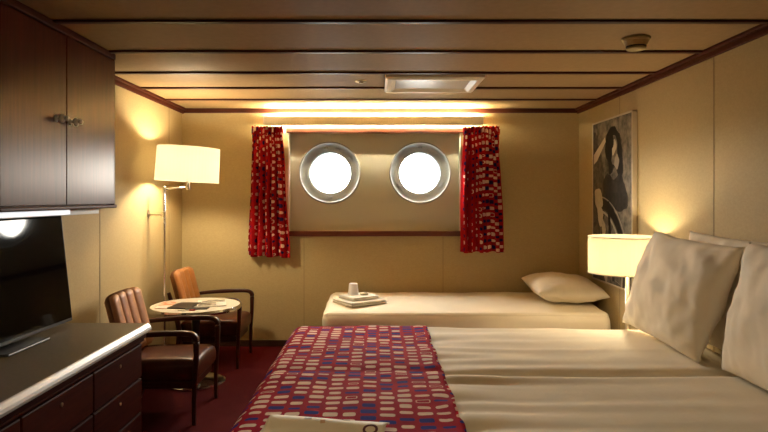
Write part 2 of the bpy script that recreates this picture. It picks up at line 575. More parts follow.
t = thing('smoke_detector', 'round cream smoke detector on the ceiling near the right wall', 'smoke detector', (1.275, 2.95, H))
M_det = mat('yellowish_plastic', (.40, .31, .15), .5, spec=.2)  # one even dull yellow for housing and cap
b = BM(); lathe(b, [(0, H), (.068, H), (.066, H - .012), (.060, H - .018), (.050, H - .040), (0, H - .040)], (1.275, 2.95, 0), 'z', 40)
obj('housing', b, M_det, t, smooth=False, bevel=.003)
b = BM(); lathe(b, [(0, H - .040), (.047, H - .040), (.047, H - .048), (0, H - .048)], (1.275, 2.95, 0), 'z', 40)
obj('sensor_slot', b, M_black, t)
b = BM(); lathe(b, [(0, H - .048), (.048, H - .048), (.044, H - .057), (0, H - .060)], (1.275, 2.95, 0), 'z', 40)
obj('cap', b, M_det, t, smooth=True)
yy = (H - EYE) * 597 / 117
xx = (361 - 378) * yy / 597
b = BM(); lathe(b, [(0, H), (.042, H), (.038, H - .006), (.016, H - .009), (.014, H - .016), (0, H - .016)], (xx, yy, 0), 'z', 32)
o = obj('sprinkler_plate', b, mat('dull_brass', (.40, .30, .17), .4, .6), origin=(xx, yy, H), smooth=False)
tag(o, 'small round metal sprinkler plate on the ceiling left of the vent', 'sprinkler')

# ================================================================== HANGING CABINET
CX, CY0, CY1, CZ0 = -1.44, 2.262, 3.27, 1.262
t = thing('wall_cabinet', 'mahogany wall cabinet with two doors hanging above the television', 'cabinet', (XL, (CY0 + CY1) / 2, CZ0))
obj('body', bx(XL, CX - .02, CY0, CY1, CZ0 + .012, H - .018), M_maho, t)
b = bx(XL, CX + .010, CY0 - .004, CY1 + .004, CZ0 - .006, CZ0 + .012)
obj('bottom_rail', b, M_mahoy, t, bevel=.005)
obj('top_rail', bx(CX - .03, CX + .004, CY0, CY1, H - .036, H - .002), M_stripy, t, bevel=.004)
SPL = 2.762
for y0, y1, ky in ((CY0 + .012, SPL - .003, 2.668), (SPL + .003, CY1 - .012, 2.790)):
    d = obj('door', bx(CX - .02, CX, y0, y1, CZ0 + .016, H - .042), M_maho, t, bevel=.002)
    b = BM()
    lathe(b, [(0, 0), (.015, 0), (.015, .004), (.006, .007), (.006, .020), (.018, .024), (.020, .030), (.015, .036), (.006, .039), (.006, .043), (.011, .047), (.012, .052), (.008, .058), (0, .059)],
          (CX, ky, 1.665), 'x', 24)
    obj('knob', b, M_knob, d, smooth=True)
obj('light_housing', bx(-1.60, -1.50, CY0 + .01, CY1 - .06, CZ0 - .036, CZ0 - .006), M_white, t, bevel=.003)
obj('light_diffuser', bx(-1.502, -1.494, CY0 + .02, 2.90, CZ0 - .032, CZ0 - .010), emit_mat('strip_glow', (.92, .95, 1.0), .28), t, bevel=.003)
obj('side_edge', bx(CX - .022, CX - .001, CY1 - .011, CY1, CZ0 + .012, H - .036), M_mahoy, t)

# ================================================================== DRESSER
DX, DY0, DY1, DZ = -1.154, 1.0, 3.01, .68
t = thing('dresser', 'long dark wooden dresser with drawers and pale edged top along the left wall', 'dresser', (XL, 2.0, 0))
obj('countertop', bx(XL + .002, DX - .006, DY0, DY1, DZ - .036, DZ), M_top, t, bevel=.002)
b = BM()
prof = [(DX - .008, DZ - .037), (DX + .012, DZ - .037), (DX + .012, DZ - .027), (DX + .008, DZ - .017), (DX - .004, DZ - .002), (DX - .008, DZ + .001)]
ends = [[b.verts.new((px, y, pz)) for px, pz in prof] for y in (DY0, DY1 + .002)]
for i in range(len(prof)):
    j = (i + 1) % len(prof)
    b.faces.new((ends[0][i], ends[0][j], ends[1][j], ends[1][i]))
b.faces.new(ends[0]); b.faces.new(ends[1])
e = obj('edge_trim', b, M_edge, t, bevel=.001)
tag(e, 'pale laminate edge')
obj('carcass', bx(XL + .002, DX - .045, DY0 + .01, DY1 - .015, .09, DZ - .036), M_dark, t)
obj('plinth', bx(XL + .02, DX - .085, DY0 + .01, DY1 - .03, 0, .09), M_black, t)
obj('top_rail', bx(DX - .047, DX - .010, DY0 + .005, DY1 - .004, DZ - .072, DZ - .037), M_dark, t, bevel=.006)
obj('moulding', bx(DX - .047, DX - .018, DY0 + .005, DY1 - .008, DZ - .088, DZ - .072), M_mahoy, t, bevel=.007, seg=3)
for y0, y1 in ((1.475, 1.972), (1.978, 2.475), (2.481, 2.985)):
    for z0, z1 in ((.418, .584), (.246, .412), (.095, .240)):
        b = bx(DX - .046, DX - .026, y0, y1, z0, z1)
        d = obj('drawer', b, M_dark, t, bevel=.006, seg=2)
        yc = (y0 + y1) / 2
        bm = BM()
        lathe(bm, [(0, -.003), (.008, -.003), (.008, .003), (.004, .004), (0, .004)], (DX - .026, yc, z1 - .045), 'x', 16)
        obj('keyhole', bm, M_nickel, d, smooth=False)

# ================================================================== TELEVISION
t = thing('television', 'black flat television leaning back on the dresser under the cabinet', 'television', (-1.545, 2.51, DZ))
TV0, TV1 = 2.035, 2.985
def tilt(bm, piv=(-1.538, 2.51, .70), ang=.108):
    bmesh.ops.rotate(bm, verts=bm.verts[:], cent=piv, matrix=Matrix.Rotation(-.03, 3, 'Z') @ Matrix.Rotation(-ang, 3, 'Y'))
    return bm
obj('casing', tilt(bx(-1.573, -1.540, TV0, TV1, .70, 1.235)), M_tvcase, t, bevel=.004)
obj('screen', tilt(bx(-1.541, -1.5375, TV0 + .010, TV1 - .010, .716, 1.225)), M_screen, t)
b = BM(); box(b, -1.62, -1.46, 2.36, 2.66, DZ + .0012, DZ + .010)
obj('stand_foot', b, mat('stand_gloss', (.02, .02, .022), .35), t, bevel=.004)
obj('stand_neck', bx(-1.596, -1.566, 2.44, 2.58, DZ + .008, .76), M_tvcase, t, bevel=.004)

# ================================================================== ARMCHAIRS
def armchair(label, loc, back_mat, rz=0.0):
    t = thing('armchair', label, 'armchair', loc, 'low wooden armchairs by the round table', rz)
    def ob(name, bm, m, parent=t, **k):
        return obj(name, bm, m, parent, local=True, **k)
    def seat():
        bm = BM()
        def f(u, v):
            a = 2 * PI * v
            ca, sa = math.cos(a), math.sin(a)
            px = math.copysign(abs(ca) ** .30, ca) * .5
            pz = math.copysign(abs(sa) ** .45, sa)
            e = 1 - max(0, abs(2 * u - 1) - .86) ** 2 * 18
            x = .015 + px * .47 * (0.96 + .04 * e)
            y = (u - .5) * .405
            z = .30 + pz * .068 * e + (.012 * (1 - (2 * u - 1) ** 2) if sa > 0 else 0) - .02 * (.5 - px) * .5
            return (x, y, z)
        grid(bm, f, 24, 48)
        bmesh.ops.remove_doubles(bm, verts=bm.verts[:], dist=1e-4)
        bmesh.ops.holes_fill(bm, edges=bm.edges[:], sides=100)
        return bm
    ob('seat', seat(), M_brownleather, smooth=True)
    b = BM(); box(b, -.21, .225, -.195, .195, .195, .238)
    ob('seat_frame', b, M_chairwood, bevel=.006)
    # channelled back
    def back():
        bm = BM()
        nch = 4
        W2, Hh = .205, .385
        def f(u, v):
            # v around the section: 0-.5 front, .5-1 rear
            a = u
            if v <= .5:
                y = -W2 + 2 * W2 * (v / .5)
                c = abs(math.sin(PI * nch * (v / .5)))
                th = .026 + .020 * c ** .45
            else:
                y = W2 - 2 * W2 * ((v - .5) / .5)
                th = -.022
            ed = max(0, abs(2 * a - 1) - .9) / .1
            th *= (1 - .6 * ed ** 2)
            z = a * Hh
            bow = .012 * (y / W2) ** 2
            return (th + bow, y, z - (.016 * (y / W2) ** 4 if a > .5 else 0))
        grid(bm, f, 18, 120)
        bmesh.ops.remove_doubles(bm, verts=bm.verts[:], dist=1e-4)
        bmesh.ops.holes_fill(bm, edges=bm.edges[:], sides=300)
        bmesh.ops.rotate(bm, verts=bm.verts[:], cent=(0, 0, 0), matrix=Matrix.Rotation(-.26, 3, 'Y'))
        bmesh.ops.translate(bm, verts=bm.verts[:], vec=(-.195, 0, .365))
        return bm
    ob('backrest', back(), back_mat, smooth=True)
    for s in (-1, 1):
        y = s * .23
        pts = smooth_path([(-.285, y * .97, .485), (-.17, y, .508), (0, y, .523), (.14, y, .528), (.215, y, .524), (.246, y, .503), (.250, y, .470)], 6)
        rr = [(.021, .012 + .004 * min(1, i / 12)) for i in range(len(pts))]
        ob('arm', sweep(BM(), pts, rr, 16, power=3.2), M_chairwood, smooth=True)
        pts = smooth_path([(.250, y, .474), (.248, y, .36), (.240, y, .22), (.236, y * 1.01, .08), (.238, y * 1.02, 0)], 5)
        rr = [(.019 - .008 * i / (len(pts) - 1), .017 - .007 * i / (len(pts) - 1)) for i in range(len(pts))]
        ob('leg', sweep(BM(), pts, rr, 14, up=(1, 0, 0), power=3.0), M_chairwood, smooth=True)
        pts = smooth_path([(-.298, y * .95, .58), (-.268, y * .955, .48), (-.220, y * .97, .32), (-.225, y * .98, .16), (-.262, y, 0)], 5)
        rr = [(.012 + .006 * math.sin(PI * i / (len(pts) - 1)), .013 + .006 * math.sin(PI * i / (len(pts) - 1))) for i in range(len(pts))]
        ob('leg', sweep(BM(), pts, rr, 14, up=(1, 0, 0), power=3.0), M_chairwood, smooth=True)
    return t
armchair('wooden armchair with rosy tan channelled back between the dresser and the round table', (-1.30, 3.68, 0), M_leather2)
armchair('wooden armchair with orange tan channelled back behind the round table, in the corner', (-1.315, 4.82, 0), M_leather)

# ================================================================== TABLE AND ITS PAPERS
TX, TY, TZ, TR = -1.295, 4.245, .55, .312
t = thing('side_table', 'round pale topped side table with chrome rim between the two armchairs', 'table', (TX, TY, 0))
b = BM(); lathe(b, [(0, TZ - .022), (TR - .006, TZ - .022), (TR - .006, TZ), (0, TZ)], (TX, TY, 0), 'z', 64)
obj('tabletop', b, M_tabletop, t)
b = BM(); lathe(b, [(TR - .007, TZ - .026), (TR, TZ - .026), (TR + .003, TZ - .012), (TR, TZ + .002), (TR - .007, TZ + .002)], (TX, TY, 0), 'z', 64, True)
obj('rim', b, M_chrome, t, smooth=False, bevel=.001)
b = BM(); lathe(b, [(0, .02), (.030, .02), (.028, .10), (.028, TZ - .06), (.060, TZ - .024), (0, TZ - .024)], (TX, TY, 0), 'z', 32)
obj('column', b, M_tvcase, t, smooth=True)
b = BM(); lathe(b, [(0, 0), (.205, 0), (.205, .010), (.19, .016), (.05, .030), (0, .030)], (TX, TY, 0), 'z', 48)
obj('base', b, M_chrome, t, smooth=False)

def paper(name, label, cat, cx, cy, w, d, h, rz, m, z=TZ + .0006, group=None, extra=None):
    t = thing(name, label, cat, (cx, cy, z), group, rz)
    obj('cover', bx(-w / 2, w / 2, -d / 2, d / 2, 0, h), m, t, local=True, bevel=.001)
    if extra:
        for nm, a, mm in extra:
            obj(nm, bx(*a), mm, t, local=True)
    return t
M_paper = mat('white_paper', (.72, .69, .60), .5)
M_orange = textured('orange_printed_paper', (.62, .17, .07), (.70, .50, .36), (1, 1, 1), 18.0, 2.0, .5, lo=.45, hi=.55)
M_photo = textured('printed_photo', (.10, .085, .06), (.55, .48, .38), (1, 1, 1), 22.0, 3.0, .3, lo=.42, hi=.6)
paper('leaflet', 'orange and white leaflet at the left edge of the round table', 'leaflet', TX - .205, TY - .02, .10, .26, .003, .15, M_orange,
      extra=[('print_panel', (-.05, .05, -.128, -.03, .003, .0036), M_paper)])
paper('folder', 'black folder lying on the round table left of the magazine', 'folder', TX - .065, TY - .05, .15, .22, .008, -.12, mat('black_card', (.015, .014, .014), .35))
paper('magazine', 'open magazine with dark photographs on the round table, behind the black pen', 'magazine', TX + .10, TY + .05, .20, .26, .006, .25, M_paper,
      extra=[('photo', (-.09, .03, -.11, .02, .006, .0066), M_photo), ('photo', (-.07, .09, .04, .12, .006, .0066), M_photo)])
paper('notepad', 'slim dark notepad in front of the magazine on the round table', 'notepad', TX + .055, TY - .145, .15, .07, .007, .05, mat('dark_notepad', (.02, .018, .02), .4))
t = thing('pen', 'small red and white pen at the front of the round table', 'pen', (TX + .005, TY - .23, TZ + .005), None, .2)
b = BM(); lathe(b, [(0, -.06), (.004, -.05), (.0045, .02), (0, .02)], (0, 0, 0), 'x', 12)
obj('barrel', b, M_paper, t, local=True)
b = BM(); lathe(b, [(0, .02), (.0047, .02), (.0047, .058), (0, .06)], (0, 0, 0), 'x', 12)
obj('cap', b, mat('red_plastic', (.5, .05, .03), .4), t, local=True)

# ================================================================== LAMPS
WARM = (1.0, .80, .51)
def drum(bm, c, r0, r1, z0, z1):
    return lathe(bm, [(r0, z0), (r1, z1), (r1 - .003, z1), (r0 - .003, z0)], (c[0], c[1], 0), 'z', 56, True)

# reading lamp by the window corner
lx, ly = -1.612, 4.50
sx = -1.432
t = thing('floor_lamp', 'chrome swing arm lamp with a lit drum shade against the left wall', 'lamp', (lx, ly, 0))
b = BM(); lathe(b, [(0, 0), (.095, 0), (.095, .012), (.080, .020), (.014, .028), (0, .028)], (lx, ly, 0), 'z', 40)
obj('base', b, M_chrome, t, smooth=False)
b = BM(); lathe(b, [(0, .02), (.0095, .02), (.0095, 1.372), (0, 1.372)], (lx, ly, 0), 'z', 20)
obj('pole', b, M_chrome, t, smooth=True, bevel=.001)
b = BM()
sweep(b, [(lx, ly, 1.375), (sx, ly, 1.392)], (.0075, .0075), 14)
obj('swing_arm', b, M_chrome, t, smooth=True)
for x, z0, z1 in ((lx, 1.348, 1.400), (sx, 1.372, 1.452)):
    b = BM(); lathe(b, [(0, z0), (.013, z0), (.013, z1), (0, z1)], (x, ly, 0), 'z', 20)
    obj('joint', b, M_chrome, t, bevel=.002)
b = BM()
sweep(b, [(XL + .005, ly, 1.185), (lx, ly, 1.185)], (.007, .007), 12)
lathe(b, [(0, 0), (.026, 0), (.024, .010), (0, .012)], (XL, ly, 1.185), 'x', 24)
lathe(b, [(0, -.022), (.014, -.022), (.014, .022), (0, .022)], (lx, ly, 1.185), 'z', 20)
obj('wall_bracket', b, M_nickel, t, bevel=.001)
SH = shade_mat('left_shade_linen', (.55, .52, .45), (1.0, .83, .48), .09)
b = drum(BM(), (sx, ly), .232, .228, 1.432, 1.690)
bmesh.ops.rotate(b, verts=b.verts[:], cent=(sx, ly, 1.56), matrix=Matrix.Rotation(math.radians(3.2), 3, 'Y'))
sh = obj('lamp_shade', b, SH, t, smooth=False, bevel=0)
b = BM(); lathe(b, [(0, 1.45), (.018, 1.45), (.018, 1.50), (.03, 1.54), (.032, 1.56), (.022, 1.585), (0, 1.59)], (sx, ly, 0), 'z', 20)
obj('bulb', b, bulb_mat('bulb_glow', (1, .8, .5), 3.0), t, smooth=True)
light('POINT', 'floor_lamp_light', (sx, ly, 1.56), 15.0, WARM, t, .045)

# bedside lamp
def bedside(x, y, label, power):
    t = thing('bedside_lamp', label, 'lamp', (x, y, 0), None)
    b = BM(); lathe(b, [(0, 0), (.115, 0), (.115, .012), (.10, .020), (.016, .030), (0, .030)], (x, y, 0), 'z', 40)
    obj('base', b, M_nickel, t, smooth=False)
    b = BM(); lathe(b, [(0, .02), (.0125, .02), (.0125, .875), (0, .875)], (x + .018, y, 0), 'z', 20)
    obj('pole', b, M_nickel, t, smooth=True)
    s2 = shade_mat('bedside_shade_linen', (.55, .50, .40), (1.0, .78, .38), .09)
    b = drum(BM(), (x, y), .214, .214, .842, 1.072)
    obj('lamp_shade', b, s2, t, smooth=False)
    mr = mat('shade_rim_white', (.82, .76, .62), .6)
    for z in (.842, 1.066):
        b = BM()
        lathe(b, [(.2145, z), (.2165, z), (.2165, z + .006), (.2145, z + .006)], (x, y, 0), 'z', 56, True)
        obj('shade_rim', b, mr, t)
    b = BM(); lathe(b, [(0, .875), (.016, .875), (.016, .91), (.03, .95), (.03, .97), (.02, .99), (0, 1.0)], (x + .018, y, 0), 'z', 20)
    obj('bulb', b, bulb_mat('bulb_glow_bedside', (1, .78, .45), 3.0), t, smooth=True)
    light('POINT', 'bedside_light', (x + .018, y, .945), power, WARM, t, .045)
    return t
bedside(1.535, 3.72, 'bedside lamp with a lit drum shade on a slim pole between the beds', 5.5)

# ================================================================== BEDS
def drape(bm, x0, x1, y0, y1, zt, r, sk, ext, h=.02, zf=None, uv=True):
    """cloth over a box top. ext = which sides (x0,x1,y0,y1) hang down by sk"""
    a0 = x0 - (sk if ext[0] else 0); a1 = x1 + (sk if ext[1] else 0)
    b0 = y0 - (sk if ext[2] else 0); b1 = y1 + (sk if ext[3] else 0)
    # shift so that the inset rectangle plus quarter arcs reach the box faces
    i0, i1 = (x0 + r if ext[0] else x0), (x1 - r if ext[1] else x1)
    j0, j1 = (y0 + r if ext[2] else y0), (y1 - r if ext[3] else y1)
    nu = max(2, round((a1 - a0) / h)); nv = max(2, round((b1 - b0) / h))
    def f(u, v):
        s = a0 + (a1 - a0) * u; q = b0 + (b1 - b0) * v
        cx = min(max(s, i0), i1); cy = min(max(q, j0), j1)
        dx, dy = s - cx, q - cy
        d = math.hypot(dx, dy)
        if d < 1e-9:
            p = Vector((s, q, zt))
        else:
            ux, uy = dx / d, dy / d
            q90 = r * PI / 2
            if d < q90:
                a = d / r
                p = Vector((cx + ux * r * math.sin(a), cy + uy * r * math.sin(a), zt - r + r * math.cos(a)))
            else:
                p = Vector((cx + ux * r, cy + uy * r, zt - r - (d - q90)))
        if zf:
            p = zf(p, s, q, d)
        return p
    grid(bm, f, nu, nv, (lambda u, v: (a0 + (a1 - a0) * u, b0 + (b1 - b0) * v)) if uv else None)
    return bm

def bed(name, label, x0, x1, y0, y1, zt, r, zf, group=None, headboard=False):
    t = thing(name, label, 'bed', ((x0 + x1) / 2, (y0 + y1) / 2, 0), group)
    obj('base', bx(x0 + .03, x1 - .01, y0 + .03, y1 - .03, .09, .26), M_bedbase, t, bevel=.006)
    for x in (x0 + .12, x1 - .12):
        for y in (y0 + .12, y1 - .12):
            b = BM(); lathe(b, [(0, 0), (.022, 0), (.03, .10), (0, .10)], (x, y, 0), 'z', 16)
            obj('leg', b, M_bedbase, t)
    obj('mattress', bx(x0 + .015, x1 - .01, y0 + .015, y1 - .015, .26, zt - .035), M_sheet, t, bevel=.03, seg=3)
    b = drape(BM(), x0, x1, y0, y1, zt, r, .30, (1, 1, 1, 1), .022, zf)
    obj('bedspread', b, M_sheet, t, smooth=True, solid=.004)
    return t

BZ = .54
BX0, BX1 = -.500, 1.74
def creases(p, s, q, d, k=0.0):
    # soft folds that start at the throw and run towards the pillows
    f = math.exp(-max(0, s - .29) / .50) if s > .29 else math.exp(-(.29 - s) / .03)
    w = nz(s * 1.3 + 7 + k, q * 8.0 + k, 2.0) + .4 * nz(s * .8 + k, q * 15.0, 5.0)
    dz = .034 * f * w
    dz += (.006 * nz(s * 2.1, q * 2.4, 9 + k) + .003 * nz(s * 5, q * 5, 3 + k)) * (1 if s > .29 else .25)
    if d < .10:
        p.z += dz
    else:
        p.z += dz * .3
        p.x += .006 * nz(q * 5, p.z * 4, k)
        p.y += .006 * nz(s * 5, p.z * 4, k)
    return p
bed('bed', 'cream single bed of the pushed together pair, next to the bedside lamp', BX0, BX1, 2.625, 3.56, BZ, .075,
    lambda p, s, q, d: creases(p, s, q, d, 0), 'pair of beds pushed together')
bed('bed', 'cream single bed of the pushed together pair, nearest in front', BX0, BX1, 1.655, 2.595, BZ + .006, .075,
    lambda p, s, q, d: creases(p, s, q, d, 4.3), 'pair of beds pushed together')

SY0, SY1, SZ = 4.42, 5.225, .490
def single_f(p, s, q, d):
    if d < .11:
        p.z -= .045 * max(0, (SY1 - .25 - p.y) / .6) ** 1.3 if p.y < SY1 - .25 else 0
    else:
        p.z -= .045 if p.y < 4.6 else 0.02
    p.z += .006 * nz(s * 2.2, q * 3, 1) + .004 * nz(s * 6, q * 5, 7)
    if d > .05:
        p.y += .005 * nz(s * 6, p.z * 5, 2)
        p.x += .010 * nz(q * 5, p.z * 5, 2)
    return p
bed('bed', 'single bed with cream cover along the wall under the portholes', -.42, 1.735, SY0, SY1, SZ, .065, single_f)

# throw across the foot of the pair
def throw_f(p, s, q, d):
    g = math.exp(-((q - 2.607) / .05) ** 2) * .016
    e = max(0, 1 - abs(s - .27) / .12)
    if d < .10:
        p.z += -g * .6 + .007 * nz(s * 3, q * 3, 1) + .004 * nz(s * 8, q * 7, 2) + .010 * e * (nz(s * 16, q * 11, 3) + .3) + .002
        p.x += .008 * e * nz(q * 6, 2.2, 1) + .006 * e * nz(q * 17, 1.2, 1)
    else:
        p.x -= .012 * (1 + nz(q * 4, p.z * 3, 3)) * min(1, (d - .1) * 6)
        p.z += .004 * nz(s * 3, q * 3, 1)
    p.z = max(p.z, .06)
    return p
b = drape(BM(), BX0 - .012, .282, 1.643, 3.572, BZ + .017, .085, .42, (1, 0, 1, 1), .016, throw_f)
o = obj('throw_blanket', b, M_fabric, None, smooth=True, solid=.006, origin=(-.1, 2.6, BZ))
tag(o, 'red throw with blue and cream blocks across the foot of the paired beds', 'throw')

# ================================================================== PILLOWS
def pillow(label, center, w, h, th, R, seed, group=None, pinch=.045):
    def f(sgn):
        def g(u, v):
            U, V = 2 * u - 1, 2 * v - 1
            x = w / 2 * U * (1 - pinch * (1 - V * V) * U * U)
            y = h / 2 * V * (1 - pinch * (1 - U * U) * V * V)
            q = max(0, (1 - abs(U) ** 2.6)) * max(0, (1 - abs(V) ** 2.6))
            z = sgn * (th / 2) * q ** .52
            e = 1 - q
            wr = .014 * nz(x * 6, y * 6, seed) + .016 * e * nz(x * 15, y * 13, seed + 3) + .012 * nz(x * 3 + y * 11, y * 2 - x * 5, seed + 8) + .005 * nz(x * 22 + y * 9, y * 16, seed + 5)
            z += (wr if q > .02 else wr * q / .02) * (q ** .25 if q > 0 else 0)
            y += .008 * nz(x * 5, 3, seed) ; x += .008 * nz(y * 5, 8, seed)
            return (x, y, z)
        return g
    bm = BM()
    grid(bm, f(1), 44, 44)
    grid(bm, f(-1), 44, 44)
    bmesh.ops.remove_doubles(bm, verts=bm.verts[:], dist=1e-4)
    bmesh.ops.transform(bm, matrix=R.to_4x4(), verts=bm.verts[:])
    me_o = obj('pillow', bm, M_pillow, None, smooth=True, local=True)
    me_o.location = center
    tag(me_o, label, 'pillow', group)
    return me_o

def basis(ex, ey, skew=False):
    ex = Vector(ex).normalized(); ey = Vector(ey)
    ey = ey.normalized() if skew else (ey - ex * ey.dot(ex)).normalized()
    ez = ex.cross(ey).normalized()
    return Matrix((ex, ey, ez)).transposed()

# standing pillows lean on the right wall (local x along the wall, local y up)
pillow('large cream pillow standing on the far bed of the pair, in front of another pillow', (1.526, 3.075, .833), .80, .58, .20,
       basis((.03, -1, -.03), (.23, -.26, 1), True), 1.0, 'cream pillows on the paired beds')
pillow('cream pillow half hidden behind the large standing pillow, against the right wall', (1.708, 2.96, .838), .74, .57, .13,
       basis((0, -1, -.02), (.10, 0, 1)), 6.0, 'cream pillows on the paired beds')
pillow('cream pillow standing on the nearest bed, cut off by the right edge of the photo', (1.545, 2.22, .838), .78, .57, .21,
       basis((-.05, -1, 0), (.21, 0, 1)), 3.0, 'cream pillows on the paired beds')
pillow('plump cream pillow lying on the single bed under the portholes', (1.495, 4.825, .590), .54, .62, .20,
       basis((1, -.02, -.06), (.02, 1, .05)), 12.0, None)

# ================================================================== TOWELS, GLASS, SOAP
def towel(label, c, w, d, h, rz, seed):
    t = thing('towel', label, 'towel', c, 'folded towels on the single bed', rz)
    def fold(k, z0, hh, sw, sd):
        bm = BM()
        def f(u, v):
            a = 2 * PI * v
            ca, sa = math.cos(a), math.sin(a)
            X = (u - .5) * 2
            y = math.copysign(abs(ca) ** .35, ca) * sd / 2
            e = 1 - max(0, abs(X) - .93) * 6
            z = z0 + hh / 2 + math.copysign(abs(sa) ** .5, sa) * hh / 2 * e
            return (X * sw / 2 + .004 * nz(y * 12, z * 9, seed), y + .003 * nz(X * 3, z * 20, seed), z + .003 * nz(X * 2.5, y * 12, seed + k))
        grid(bm, f, 20, 36)
        bmesh.ops.remove_doubles(bm, verts=bm.verts[:], dist=1e-4)
        bmesh.ops.holes_fill(bm, edges=bm.edges[:], sides=100)
        return bm
    obj('fold', fold(0, 0, h * .52, w, d), M_towel, t, local=True, smooth=True)
    obj('fold', fold(1, h * .48, h * .52, w * .985, d * .97), M_towel, t, local=True, smooth=True)
    return t
tc = (-.145, 4.745)
towel('larger folded cream towel lying on the left end of the single bed', (tc[0], tc[1], .478), .335, .285, .032, math.radians(34), 1)
towel('smaller folded cream towel stacked on the larger towel, under the glass', (tc[0] - .005, tc[1] + .012, .513), .255, .215, .026, math.radians(36), 5)
b = BM()
lathe(b, [(.041, 0), (.043, .004), (.034, .082), (.029, .088), (0, .088), (0, .085), (.028, .085), (.032, .080), (.040, .004)], (tc[0] - .052, tc[1] + .03, .5405), 'z', 32)
o = obj('drinking_glass', b, mat('frosted_white_glass', (.86, .84, .86), .3), None, smooth=True, origin=(tc[0] - .052, tc[1] + .03, .5405))
tag(o, 'white frosted tumbler standing upside down on the folded towels', 'glass')
t = thing('soap_packet', 'tiny wrapped soap lying on the upper towel beside the glass', 'soap', (tc[0] + .035, tc[1] - .005, .5405), None, .4)
obj('wrapper', bx(-.03, .03, -.02, .02, 0, .016), mat('soap_wrapper', (.75, .66, .40), .4), t, local=True, bevel=.004)
obj('sticker', bx(.004, .024, -.012, .012, .0155, .0175), mat('dark_sticker', (.04, .03, .03), .4), t, local=True)

# ================================================================== CARD ON THE THROW
t = thing('printed_card', 'folded cream printed card lying on the patterned throw at the bottom edge', 'card', (-.178, 1.832, BZ + .028), None, -.19)
b = BM()
def cardf(u, v):
    x = (u - .5) * .385
    y = .135 - v * .27
    z = .010 + .022 * math.exp(-((v - .22) / .16) ** 2) + .003 * nz(x * 6, v * 3, 1)
    return (x, y + .012 * (u - .5) ** 2, z)
grid(b, cardf, 30, 24)
c = obj('sheet', b, textured('card_paper', (.82, .72, .54), (.88, .79, .62), (1, 1, 1), 9.0, 4.0, .6), t, local=True, smooth=True, solid=.004)
def decal(name, pts, m, dz=.0026, th=.0008):
    bm = BM()
    top, bot = [], []
    for u, v in pts:
        p = Vector(cardf(u, v))
        top.append(bm.verts.new(p + Vector((0, 0, dz + th)))); bot.append(bm.verts.new(p + Vector((0, 0, dz))))
    n = len(pts)
    bm.faces.new(top); bm.faces.new(bot[::-1])
    for i in range(n):
        bm.faces.new((top[i], top[(i + 1) % n], bot[(i + 1) % n], bot[i]))
    return obj(name, bm, m, c, local=True)
M_pblue = mat('pale_blue_print', (.50, .52, .56), .6)
M_porange = mat('pale_orange_print', (.74, .46, .25), .6)
M_pdark = mat('dark_red_print', (.10, .02, .03), .5)
decal('print_mark', [(.30, .16), (.36, .15), (.37, .22), (.31, .24)], M_pblue)
decal('print_mark', [(.62, .10), (.68, .10), (.69, .17), (.63, .18)], M_pblue)
decal('print_mark', [(.45, .24), (.49, .23), (.50, .29), (.46, .30)], M_porange)
# oval emblem: ring of short segments with a pale middle
bm = BM()
for i in range(28):
    q = []
    for (rr, a) in ((1, i), (1, i + 1), (.66, i + 1), (.66, i)):
        an = 2 * PI * a / 28
        p = Vector(cardf(.885 + .062 * rr * math.cos(an), .34 + .080 * rr * math.sin(an)))
        q.append(bm.verts.new(p + Vector((0, 0, .0034))))
    bm.faces.new(q)
bmesh.ops.remove_doubles(bm, verts=bm.verts[:], dist=1e-5)
obj('emblem', bm, M_pdark, c, local=True, solid=.0008)

# ================================================================== PICTURE
PY0, PY1, PZ0, PZ1 = 4.095, 4.865, .655, 1.915
t = thing('framed_picture', 'tall black and white picture of a figure with a bicycle on the right wall', 'picture', (XR, (PY0 + PY1) / 2, PZ0))
b = BM()
fx0, fx1 = XR - .034, XR
for a in ((PY0, PY0 + .012, PZ0, PZ1), (PY1 - .012, PY1, PZ0, PZ1), (PY0, PY1, PZ0, PZ0 + .012), (PY0, PY1, PZ1 - .012, PZ1)):
    box(b, fx0, fx1, a[0], a[1], a[2], a[3])
obj('frame', b, mat('picture_frame_pale', (.50, .42, .30), .4, .2), t, bevel=.001)
pr = obj('print', bx(XR - .028, XR - .004, PY0 + .010, PY1 - .010, PZ0 + .010, PZ1 - .010),
         textured('grey_stone_print', (.055, .048, .038), (.26, .23, .18), (1, 1, 1), 16.0, 9.0, .4, lo=.32, hi=.70, spec=.12), t)
PW, PHh = PY1 - PY0 - .024, PZ1 - PZ0 - .024
lev = [0]
def art(name, pts, col, rough=.35, noisec=None):
    """flat printed shape; u from the window side to the camera side, v from the top"""
    lev[0] += 1
    xf = XR - .0282 - .00012 * lev[0]
    if name not in ('spoke', 'wheel', 'rim', 'tyre', 'fork', 'handlebar'):
        n = len(pts)
        o2 = []
        for i in range(n):
            p0, p1, p2, p3 = [Vector(pts[(i + k) % n]) for k in (-1, 0, 1, 2)]
            for k in range(5):
                t_ = k / 5
                p = 0.5 * ((2 * p1) + (p2 - p0) * t_ + (2 * p0 - 5 * p1 + 4 * p2 - p3) * t_ * t_ + (3 * p1 - p0 - 3 * p2 + p3) * t_ ** 3)
                p += Vector((nz(p.x * 14, p.y * 22, 1), nz(p.x * 14, p.y * 22, 5) * .5)) * .03
                o2.append((p.x, p.y))
        pts = o2
    bm = BM()
    q = []
    for u, v in pts:
        u = min(max(u, 0), 1); v = min(max(v, 0), 1)
        q.append(bm.verts.new((xf, PY1 - .012 - u * PW, PZ1 - .012 - v * PHh)))
    bm.faces.new(q)
    m = textured('print_' + name, col, noisec, (1, 1, 1), 25.0, 6.0, rough, spec=.12) if noisec else mat('print_' + name, col, rough, spec=.12)
    return obj(name, bm, m, pr)
